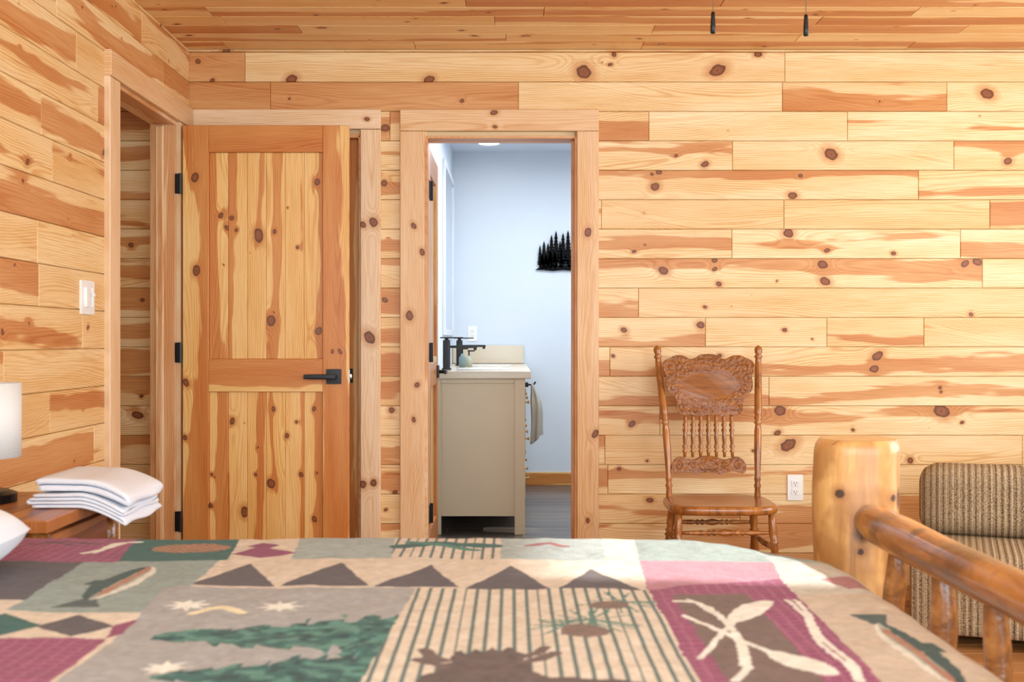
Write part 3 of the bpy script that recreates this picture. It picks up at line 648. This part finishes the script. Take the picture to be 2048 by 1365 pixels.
def towel(name,x0,x1,y0,y1,zb,layers,t,droop,label,seed,flat=0.):
    path=[];n=26
    for k in range(layers):
        xs=np.linspace(x0,x1,n); 
        if k%2: xs=xs[::-1]
        off=.004*((seed*7+k*5)%3-1)
        z=zb+t*(k+.5)
        path+= [(x+off,z) for x in xs]
        if k<layers-1:
            cx=xs[-1]+off; sg=1 if k%2==0 else -1
            for a in np.linspace(-math.pi/2,math.pi/2,7)[1:-1]: path.append((cx+sg*t*.5*math.cos(a)*1.3,z+t*.5+t*.5*math.sin(a)))
    path=np.array(path); T=np.gradient(path,axis=0);T/=np.linalg.norm(T,axis=1)[:,None]+1e-9
    N=np.stack([-T[:,1],T[:,0]],-1); w=t*.47
    m=2*len(path); ny=18; V=[]
    for j in range(ny+1):
        y=y0+(y1-y0)*j/ny
        edge=min(j,ny-j); sc=[.72,.93,1.][min(edge,2)]
        r2=np.concatenate([path+N*w*sc,(path-N*w*sc)[::-1]])
        x=r2[:,0]+.003*np.sin(y*30+r2[:,1]*200+seed); z=r2[:,1].copy()
        wob=.006*vn(x*14+seed,np.full_like(x,y*9),seed)*((z-zb)/(layers*t)+.05)
        dd=np.clip(x-(NX1+.003),0,None)
        z=z+wob-droop*(dd**1.6)
        x=x-droop*.12*dd**1.5
        yy=np.full_like(x,y)+.012*(vn(x*8,z*30,seed+4)-.5)
        V.append(np.stack([x,yy,z],-1))
    V=np.concatenate(V); j,i=np.meshgrid(np.arange(ny),np.arange(m),indexing='ij'); i2=(i+1)%m
    q=np.stack([j*m+i,(j+1)*m+i,(j+1)*m+i2,j*m+i2],-1).reshape(-1,4)
    h=m//2; caps=[]
    for b in (0,ny*m):
        c=np.array([(b+k,b+k+1,b+m-2-k,b+m-1-k) for k in range(h-1)])
        if b: c=c[:,::-1]
        caps.append(c)
    mb=MB(); mb.add(V,quads=np.concatenate([q]+caps))
    return mb.build(name,M_tw,smooth=True,label=label,cat='towel',group='folded towels on the nightstand')
towel('folded_towel',-1.185,-.955,2.83,3.12,NZ+.001,4,.0082,1.3,'white folded bath towel draping over the nightstand edge',2)
towel('folded_towel',-1.175,-.957,2.84,3.12,NZ+.0405,2,.015,1.1,'white folded towel on top of the stack',5)
# ------------------------------------------------------------ bed
PXc,PYc=.78,2.60
bed=empty('log_bed',(-.3,1.8,0),'honey varnished log bed frame with peeled post footboard','bed')
def log(name,p0,p1,r0,r1,mat,n=20,seg=24,seed=1,ends=None,wob=.06):
    p0=np.array(p0,float);p1=np.array(p1,float); t=np.linspace(0,1,n)
    pts=p0+(p1-p0)*t[:,None]; pts=pts+(.008*np.stack([np.sin(t*5+seed),np.cos(t*4+seed*2),0*t],-1))*np.sin(t*math.pi)[:,None]
    r=(r0+(r1-r0)*t)*(1+wob*(vn(t*6,seed*3.3,seed)-.5)*2)
    if ends: 
        L=np.linalg.norm(p1-p0)
        for e,s in ends:
            d=(t if e==0 else 1-t)*L; r=r*np.clip(s+(1-s)*np.clip(d/.09,0,1)**.7,0,1)
    mb=MB(); tube(mb,pts,list(r),seg); return mb.build(name,mat,parent=bed,smooth=True,attr=False)
for y in (PYc,.98):
    mb=MB(); z=np.array(list(np.linspace(0,.87,120))+[.880,.888,.894,.898,.9]); nA=110
    a=np.linspace(0,2*math.pi,nA,endpoint=False); V=[]
    for zi in z:
        rr=.092*(1+.05*(vn(zi*5,y*3,2)-.5)*2)*(1-.1*max(0,(zi-.875)/.025)**2)
        ra=rr*(1+.06*(vn(np.cos(a)*1.6+5,np.sin(a)*1.6+zi*6,7)-.5)*2)
        V.append(np.stack([PXc+.004*math.sin(zi*7)+ra*np.cos(a),y+.004*math.cos(zi*6)+ra*np.sin(a),np.full(nA,zi)],-1))
    top=V[-1].copy(); nz_=len(z); V=np.concatenate(V)
    kdist=np.full(len(V),9.)
    for (kx,ky,kz,kr) in ((.721,y-.07,.784,.011),(.835,y-.07,.775,.009),(.76,y-.09,.66,.008),(.80,y-.09,.45,.012),(.70,y+.03,.6,.012)):
        kdist=np.minimum(kdist,np.sqrt((V[:,0]-kx)**2+((V[:,1]-ky)*.5)**2+(V[:,2]-kz)**2)/kr)
    A=np.stack([kdist,kdist,kdist],-1)
    mb.add(V,quads=[(i*nA+j,i*nA+(j+1)%nA,(i+1)*nA+(j+1)%nA,(i+1)*nA+j) for i in range(nz_-1) for j in range(nA)],A=A); mb.build('footboard_post',M_log,parent=bed,smooth=True,attr=True)
    mb=MB(); c0=top.mean(0); V=[top+[0,0,.0003],c0+(top-c0)*.5+[0,0,.001],c0+(top-c0)*.1+[0,0,.001]]
    mb.add(np.concatenate(V),quads=[(i*nA+j,i*nA+(j+1)%nA,(i+1)*nA+(j+1)%nA,(i+1)*nA+j) for i in range(2) for j in range(nA)],polys=[[2*nA+j for j in range(nA)]])
    mb.build('post_cap',M_logend,parent=bed,label='pale cut log end grain')
log('footboard_rail',(PXc,PYc-.05,.727),(PXc,1.04,.735),.039,.040,M_rail,40,24,3,ends=[(0,.6),(1,.6)])
log('footboard_rail',(PXc,PYc-.05,.30),(PXc,1.04,.30),.042,.044,M_rail,24,24,5,ends=[(0,.6),(1,.6)])
for i,y in enumerate((2.33,2.09,1.86,1.63,1.40,1.18)):
    log('footboard_spindle',(PXc,y,.315),(PXc,y,.715),.024+.003*(i%2),.021+.003*(i%3==1),M_rail,14,18,i+2,ends=[(0,.7),(1,.7)])
M_logp=turnwood('log_plain',(226,180,116),(206,154,92),(170,118,68),.4,(18,18,3),.15,True)
for y in (PYc-.13,1.08): log('side_rail',(PXc-.06,y,.27),(-1.33,y,.27),.05,.05,M_rail,18,18,7)
for y in (2.46,1.09): log('headboard_post',(-1.385,y,0),(-1.385,y,1.08),.06,.06,M_logp,18,24,6)
for z in (.45,.8,1.0): log('headboard_rail',(-1.385,2.42,z),(-1.385,1.13,z),.04,.04,M_rail,14,18,9)
mb=MB(); rbox(mb,(-.335,1.775,.505),(.965,.735,.16),.06,20)
mb.build('mattress',simple('mattress_ticking',(232,228,220),.9),smooth=True,label='thick white mattress on the log bed',cat='mattress')
# quilt with traced pattern converted to quilt coordinates
HQ=.69
def Q(x,y): D=F*(CH-HQ)/(y-682.0); return ((x-1024)*D/F,D)
s=np.concatenate([np.arange(-1.30,.76,.003),np.arange(.76,1.0,.012)])
t=np.concatenate([np.arange(.72,1.38,.012),np.arange(1.38,2.62,.003),np.arange(2.62,2.88,.012)])
S,Tt=np.meshgrid(s,t,indexing='ij'); ns_,nt_=S.shape
x0,x1,y0,y1=-5,.60,1.09,2.49; r=.07
px_=np.clip(S,x0,x1);py_=np.clip(Tt,y0,y1);ex=S-px_;ey=Tt-py_;d=np.hypot(ex,ey)+1e-9
arcL=r*math.pi/2; hor=np.where(d<arcL,r*np.sin(np.minimum(d,arcL)/r),r+.01*(d-arcL)); dn=np.where(d<arcL,r*(1-np.cos(np.minimum(d,arcL)/r)),r+(d-arcL))
Xq=px_+ex/d*hor;Yq=py_+ey/d*hor;Zq=HQ-dn
cd=np.hypot(S-.70,Tt-2.52); Zq-=.045*np.exp(-(cd/.2)**2)
Zq+=.007*(vn(S*3,Tt*3,1)-.5)+.005*(vn(S*9+Tt*3,Tt*7,2)-.5)+.0025*(vn(S*28,Tt*26,3)-.5)
hang=np.clip((d-arcL)/.2,0,1); Xq+=hang*.012*np.sin(Tt*26)*(np.abs(ex)>np.abs(ey)); Yq+=hang*.02*(np.sin(S*24)*.4-.2)*(np.abs(ey)>np.abs(ex))
wS=S+.0016*(vn(S*60,Tt*60,31)-.5)*2;wT=Tt+.0016*(vn(S*60,Tt*60,32)-.5)*2
col=np.zeros(S.shape+(3,)); 
def L3(c): return np.array(lin((c[0]*.96,c[1]*1.01,min(255,c[2]*1.05)))[:3])
def paint(mask,c,var=.12,seed=1):
    n=(vn(S[mask]*90,Tt[mask]*90,seed)-.5)*var*2
    col[mask]=L3(c)*(1+n)[:,None]
def inpoly(pts,X=None,Y=None):
    X=wS if X is None else X;Y=wT if Y is None else Y
    ins=np.zeros(X.shape,bool);n=len(pts)
    for i in range(n):
        ax,ay=pts[i];bx_,by=pts[(i+1)%n]
        if ay==by: continue
        c=((ay>Y)!=(by>Y))&(X<(bx_-ax)*(Y-ay)/(by-ay)+ax); ins^=c
    return ins
def poly(pp,c,**k): m=inpoly([Q(*p) for p in pp]); paint(m,c,**k); return m
def stroke(pts,w,c,quilt=False):
    q=[p if quilt else Q(*p) for p in pts]; m=np.zeros(S.shape,bool)
    for (ax,ay),(bx_,by) in zip(q[:-1],q[1:]):
        L2=(bx_-ax)**2+(by-ay)**2+1e-12; h=np.clip(((wS-ax)*(bx_-ax)+(wT-ay)*(by-ay))/L2,0,1)
        m|=np.hypot(wS-ax-h*(bx_-ax),wT-ay-h*(by-ay))<w
    paint(m,c); return m
def ell(a,b,w,c):
    a=np.array(Q(*a));b=np.array(Q(*b));d=b-a;L=np.linalg.norm(d);d/=L;n=np.array([-d[1],d[0]])
    u=((wS-a[0])*d[0]+(wT-a[1])*d[1])/L*2-1; v=((wS-a[0])*n[0]+(wT-a[1])*n[1])/w
    m=(np.abs(u)<1)&(u*u+v*v<1); paint(m,c); return m
def star(x,y,R,c,n=8):
    cx,cy=Q(x,y); poly_=[(cx+(R if k%2==0 else R*.42)*math.cos(math.pi*k/n+.2),cy+(R if k%2==0 else R*.42)*math.sin(math.pi*k/n+.2)) for k in range(2*n)]
    paint(inpoly(poly_),c)
peach=(214,194,174);taupe=(162,156,154);grey=(160,166,162);mar=(140,60,94);brn=(88,76,78);grn=(46,90,82);cream=(230,222,210);sage=(142,152,146)
paint(np.ones(S.shape,bool),peach)
def stripes(m):
    x=((S/.0205)%1.0); mm=m&(x<.27); paint(mm,(86,102,96))
def plaid(m):
    mm=m&((((wS/.021)%1)<.25)|(((wT/.021)%1)<.25)); col[mm]=col[mm]*.6+L3((186,112,136))*.4
plaid(poly([(-200,1060),(300,1060),(236,1126),(-200,1130)],mar)); poly([(297,1050),(496,1050),(455,1121),(234,1126)],grn)
poly([(496,1050),(614,1050),(582,1119),(455,1121)],peach); poly([(614,1050),(797,1050),(783,1117),(582,1119)],grey)
stripes(poly([(797,1050),(1003,1050),(1000,1119),(783,1117)],peach)); poly([(1003,1050),(1200,1050),(1212,1121),(1000,1119)],grey)
poly([(1200,1050),(1262,1050),(1278,1122),(1212,1121)],peach);poly([(1262,1050),(1480,1050),(1545,1125),(1278,1125)],sage)
poly([(1480,1050),(1640,1050),(1760,1125),(1545,1125)],grey)
poly([(462,1108),(520,1093),(592,1107),(520,1118)],mar); poly([(495,1092),(525,1085),(560,1092),(525,1099)],mar)
stroke([(800,1096),(860,1092),(985,1092)],.022,grn); stroke([(820,1088),(950,1102)],.012,(70,120,105))
m=ell((305,1096),(462,1094),.055,(104,62,40)); mm=m&((((wS+wT)/.022)%1<.45)|(((wS-wT)/.022)%1<.45)); paint(mm,(178,128,92))
stroke([(60,1092),(130,1086),(200,1090)],.005,(70,60,50));stroke([(90,1086),(150,1093)],.004,(70,60,50))
stroke([(170,1106),(205,1100),(235,1088),(280,1084)],.008,cream);stroke([(190,1106),(230,1094),(255,1086)],.006,cream)
stroke([(1060,1092),(1100,1088),(1130,1094)],.012,(150,84,84)); 
poly([(440,1121),(1278,1122),(1296,1178),(330,1176)],peach)
for tr in (((372,1173),(550,1173),(500,1127)),((560,1172),(738,1173),(684,1127)),((746,1174),(918,1174),(862,1129)),((928,1177),(1104,1179),(1022,1132)),((1114,1179),(1290,1180),(1182,1139))): poly(tr,brn)
poly([(-300,1130),(168,1125),(48,1204),(-300,1210)],brn)
poly([(168,1125),(440,1121),(325,1227),(10,1224),(48,1204)],sage)
def fish(a,b,w):
    a=np.array(Q(*a));b=np.array(Q(*b));d=b-a;L=np.linalg.norm(d);d/=L;n=np.array([-d[1],d[0]])
    u=((wS-a[0])*d[0]+(wT-a[1])*d[1])/L; v=((wS-a[0])*n[0]+(wT-a[1])*n[1])/w
    prof=np.sqrt(np.clip(u-.15,0,1)*np.clip(1-u,0,1))*1.9; tail=(u>-.0)&(u<.2)&(np.abs(v)<.75*(.2-u)/.2+.15)
    body=(np.abs(v)<prof)&(u>.14)&(u<1)
    paint(tail,(74,84,80)); paint(body,(160,156,142)); paint(body&(v>prof*.15),(56,74,70)); paint(body&(np.abs(v+.1)<.16)&(u>.25),(172,118,92)); paint(body&(v<-.55*prof),(218,210,196))
    paint((u>.45)&(u<.6)&(v>prof*.9)&(v<prof+.35),(56,74,70)); paint(np.hypot((u-.93)*L,(v-.1)*w)<.004,(20,20,20))
fish((150,1216),(300,1133),.045)
poly([(-300,1232),(302,1229),(222,1272),(-300,1278)],peach)
for (x,c) in ((10,grn),(155,brn)):
    poly([(x-85,1252),(x,1229),(x+75,1250),(x-15,1272)],c)
poly([(225,1250),(302,1229),(262,1262),(212,1272)],mar)
plaid(poly([(-400,1280),(215,1273),(95,1372),(60,1420),(-500,1420)],mar))
poly([(330,1176),(832,1176),(715,1372),(690,1420),(60,1420),(130,1350),(262,1250)],taupe)
star(375,1211,.04,cream);star(560,1214,.04,cream);star(330,1334,.036,cream)
stroke([(385,1226),(420,1217),(455,1217),(485,1226)],.009,(232,214,176));stroke([(405,1220),(445,1214),(475,1220)],.007,(232,214,176))
def ptreeq(tip,base,hw,seed):
    a=np.array(Q(*tip));b=np.array(Q(*base));d=b-a;L=np.linalg.norm(d);d/=L;n=np.array([-d[1],d[0]])
    u=((S-a[0])*d[0]+(Tt-a[1])*d[1])/L;v=np.abs((S-a[0])*n[0]+(Tt-a[1])*n[1]+.02*(vn(S*30,Tt*30,seed)-.5))
    lv=(u*8)%1; w=hw*(.1+.9*u)*(.66+.34*lv)*(1+.4*(vn(S*45,Tt*45,seed)-.5)); m=(u>0)&(u<1)&(v<w); n_=vn(S*70,Tt*70,seed+5)
    paint(m,grn,.3); paint(m&(n_>.62),(80,126,112),.2); paint(m&(n_<.25),(30,62,58),.2)
ptreeq((305,1270),(895,1268),.165,3);ptreeq((300,1352),(745,1350),.145,6)
stripes(poly([(832,1176),(1296,1178),(1405,1372),(1440,1420),(690,1420),(715,1372)],peach))
def needles(x,y,R,c,seed):
    cx,cy=Q(x,y); rg2=random.Random(seed)
    for k in range(22):
        a=rg2.uniform(0,2*math.pi); rr=R*rg2.uniform(.6,1.); stroke([(cx,cy),(cx+rr*math.cos(a),cy+rr*math.sin(a))],.002,c,True)
needles(1180,1240,.09,(84,122,108),4);needles(1240,1205,.08,(84,122,108),5);needles(1130,1255,.06,(84,122,108),6)
for (x,y,R) in ((1170,1264,.035),(1218,1212,.028)):
    m=ell((x-R*1400,y),(x+R*1400,y),R*1.1,(136,106,92)); mm=m&(((wS+wT)/.012)%1<.4); paint(mm,(104,78,68))
mo=[(828,1366),(845,1350),(868,1346),(880,1330),(900,1326),(908,1306),(920,1300),(935,1310),(950,1300),(968,1308),(985,1298),(1000,1306),(1020,1296),(1035,1306),(1048,1310),(1045,1322),(1060,1328),(1064,1344),(1100,1356),(1230,1360),(1330,1372),(1350,1420),(800,1420)]
poly(mo,(94,72,64),var=.25)
stroke([(850,1300),(862,1314),(885,1322)],.010,(104,80,70));stroke([(835,1318),(860,1326),(890,1334)],.008,(104,80,70));stroke([(1110,1308),(1080,1320),(1050,1326)],.010,(104,80,70));stroke([(1090,1298),(1070,1310),(1045,1316)],.008,(104,80,70))
plaid(poly([(1278,1125),(1545,1122),(1562,1158),(1296,1178)],(176,122,132)))
plaid(poly([(1296,1178),(1560,1156),(1772,1372),(1840,1420),(1440,1420),(1405,1372)],mar))
poly([(1345,1190),(1495,1188),(1655,1372),(1690,1420),(1500,1420),(1462,1372)],(116,90,80))
stroke([(1352,1203),(1395,1206),(1445,1238),(1485,1288),(1497,1335),(1470,1362)],.006,cream);stroke([(1375,1200),(1420,1214),(1462,1256),(1480,1300),(1484,1330)],.0035,cream)
stroke([(1485,1230),(1450,1262),(1402,1312)],.005,cream);ell((1462,1246),(1538,1200),.023,cream)
stroke([(1368,1232),(1450,1268),(1560,1316)],.005,cream);ell((1540,1306),(1672,1352),.027,cream)
ww=[];w2=[]
for k in range(33):
    f=k/32; bx0=1572+(1715-1572)*f;by0=1198+(1365-1198)*f; ww.append((bx0+8*math.sin(f*9),by0)); w2.append((bx0+13+8*math.sin(f*9+.6),by0))
stroke(ww,.0042,cream);stroke(w2,.0042,cream)
poly([(1562,1158),(1545,1122),(1700,1122),(1980,1190),(1768,1190),(1600,1190)],(196,184,170))
poly([(1592,1188),(1850,1180),(2300,1420),(1840,1420),(1772,1372)],(200,178,158))
poly([(1640,1158),(1700,1148),(1760,1166),(1700,1176)],(170,110,110)); 
fish((1735,1228),(1925,1372),.034)
Cc=np.concatenate([np.clip(col,0,1),np.ones(S.shape+(1,))],-1).reshape(-1,4)
i,j=np.meshgrid(np.arange(ns_-1),np.arange(nt_-1),indexing='ij');k=i*nt_+j
mb=MB(); mb.add(np.stack([Xq,Yq,Zq],-1).reshape(-1,3),quads=np.stack([k,k+nt_,k+nt_+1,k+1],-1).reshape(-1,4),C=Cc)
Mq=Mt('woven_coverlet',.95,.1); at=Mq.n('ShaderNodeAttribute',attribute_name='Col'); wvn=Mq.noise(Mq.obj(),420.,2.)
Mq.col(Mq.mix(Mq.mr(wvn,.35,.65,0,.5),at.outputs['Color'],lin((215,210,208)),'MULTIPLY')); Mq.bump(Mq.ma('ADD',wvn,Mq.noise(Mq.obj(),35.,2.)),.6,.003)
Mq.b.inputs['Sheen Weight'].default_value=.1
mb.build('bed_coverlet',Mq.m,smooth=True,attr=True,label='woven coverlet with fish, pine, moose and paddle patches',cat='bedspread')
# pillow
mb=MB(); n=40; V=[];cx,cy,cz=-1.085,2.0,.765
for sgn in (1,-1):
    u,v=np.meshgrid(np.linspace(-1,1,n+1),np.linspace(-1,1,n+1),indexing='ij')
    h=np.clip((1-np.abs(u)**3)*(1-np.abs(v)**3),0,1)**.5
    px2=cx+.19*u*(1-.07*v*v);py2=cy+.18*v*(1-.05*u*u);pz=cz+sgn*.07*h+.008*(vn(u*4,v*4,3)-.5)*h
    i,j=np.meshgrid(np.arange(n),np.arange(n),indexing='ij');k=i*(n+1)+j
    q=np.stack([k,k+n+1,k+n+2,k+1],-1).reshape(-1,4); mb.add(np.stack([px2,py2,pz],-1).reshape(-1,3),quads=q if sgn>0 else q[:,::-1])
mb.build('pillow',simple('pillow_cotton',(222,228,240),.9,bumpsc=14,bst=.25),smooth=True,label='plump white pillow on the bed',cat='pillow')
# ------------------------------------------------------------ ceiling fan with pulls
FX,FY=.645,3.0
fan=empty('ceiling_fan',(FX,FY,2.0),'ceiling fan with two hanging black pull chains','ceiling fan')
mb=MB(); tube(mb,[(FX,FY,ZC-.001),(FX,FY,2.43),(FX,FY,2.42),(FX,FY,2.38)],[.07,.07,.015,.015],24); tube(mb,[(FX,FY,2.385),(FX,FY,2.38),(FX,FY,2.35),(FX,FY,2.29),(FX,FY,2.26),(FX,FY,2.24)],[.03,.1,.13,.13,.11,.02],32); mb.build('motor_housing',Blk,parent=fan)
for k in range(5):
    a=2*math.pi*k/5+.3; c,s_=math.cos(a),math.sin(a)
    mb=MB(); rbox(mb,(.34,0,2.33),(.22,.06,.004),.003,6)
    mb.xform(lambda p,c=c,s_=s_:np.stack([FX+p[:,0]*c-p[:,1]*s_,FY+p[:,0]*s_+p[:,1]*c,p[:,2]+.12*p[:,1]],-1)); mb.build('blade',M_chair,parent=fan)
for px2,yb2,yt2 in ((1426,67,23),(1612,72,28)):
    x=P(px2,0,3.)[0]; zb=P(0,yb2,3.)[2]; zt=P(0,yt2,3.)[2]
    mb=MB(); tube(mb,[(x,FY,zt-.002),(x,FY,2.27),(x*.6+FX*.4,FY,2.28)],.0012,6); mb.build('pull_chain',simple('chain',(120,110,95),.4,.7),parent=fan)
    mb=MB(); tube(mb,[(x,FY,zb),(x,FY,zb+.002),(x,FY,zb+.02),(x,FY,zt-.012),(x,FY,zt-.002),(x,FY,zt)],[.004,.007,.0068,.0055,.0048,.002],14); mb.build('pull_handle',Blk,parent=fan,smooth=True)
# ------------------------------------------------------------ lights
def area(name,loc,rot,sx_,sy_,e,c):
    l=bpy.data.lights.new(name,'AREA');l.shape='RECTANGLE';l.size=sx_;l.size_y=sy_;l.energy=e;l.color=c
    o=bpy.data.objects.new(name,l);o.location=loc;o.rotation_euler=rot;SC.collection.objects.link(o);return o
R=math.radians
area('camera_fill_light',(.6,-.7,1.5),(R(101),0,0),4.2,1.7,182,(.80,.92,1.0))  # added soft fill behind the camera, standing in for unseen windows
area('right_fill_light',(3.3,3.0,1.5),(R(98),0,R(90)),2.6,1.4,92,(.83,.93,1.0))  # added fill before the solid right wall, standing in for an unseen window
area('bathroom_lamp',(.5,7.2,2.5),(0,0,0),1.2,1.8,50,(.92,.965,1.0))
area('hall_fill_light',(-2.2,4.2,2.3),(0,0,0),.5,.8,3.5,(1,.88,.7))  # added dim warm fill for the hall, no visible fixture
sl=bpy.data.lights.new('sun','SUN');sl.energy=13;sl.angle=R(1.2);sl.color=(1,.97,.9);so_=bpy.data.objects.new('sun',sl)
dv=Vector((-math.cos(R(22)),.13,-math.sin(R(22))));so_.rotation_euler=dv.to_track_quat('-Z','Y').to_euler();so_.location=(6,2,4);SC.collection.objects.link(so_)
sp_=bpy.data.lights.new('bathroom_sun_standin','SPOT');sp_.energy=150;sp_.spot_size=R(7);sp_.spot_blend=.1;sp_.shadow_soft_size=.01;sp_.color=(1,.96,.88)
spo=bpy.data.objects.new('bathroom_sun_standin',sp_);spo.location=(1.42,6.6,.75);spo.rotation_euler=(Vector((-.0,6.82,0))-Vector((1.42,6.6,.75))).to_track_quat('-Z','Y').to_euler();SC.collection.objects.link(spo)  # added low spot standing in for sun on the bathroom floor
w=bpy.data.worlds.new('World');SC.world=w;w.use_nodes=True;w.node_tree.nodes['Background'].inputs[0].default_value=(.82,.92,1,1);w.node_tree.nodes['Background'].inputs[1].default_value=.65
cam=bpy.data.cameras.new('Camera');co=bpy.data.objects.new('Camera',cam);SC.collection.objects.link(co);co.location=(0,0,CH);co.rotation_euler=(R(90),0,0)
cam.sensor_width=36;cam.lens=36*F/2048;cam.clip_start=.05;cam.dof.use_dof=True;cam.dof.focus_distance=5.1;cam.dof.aperture_fstop=5.6
SC.camera=co
SC.view_settings.view_transform='Standard';SC.view_settings.look='None';SC.view_settings.exposure=0.0
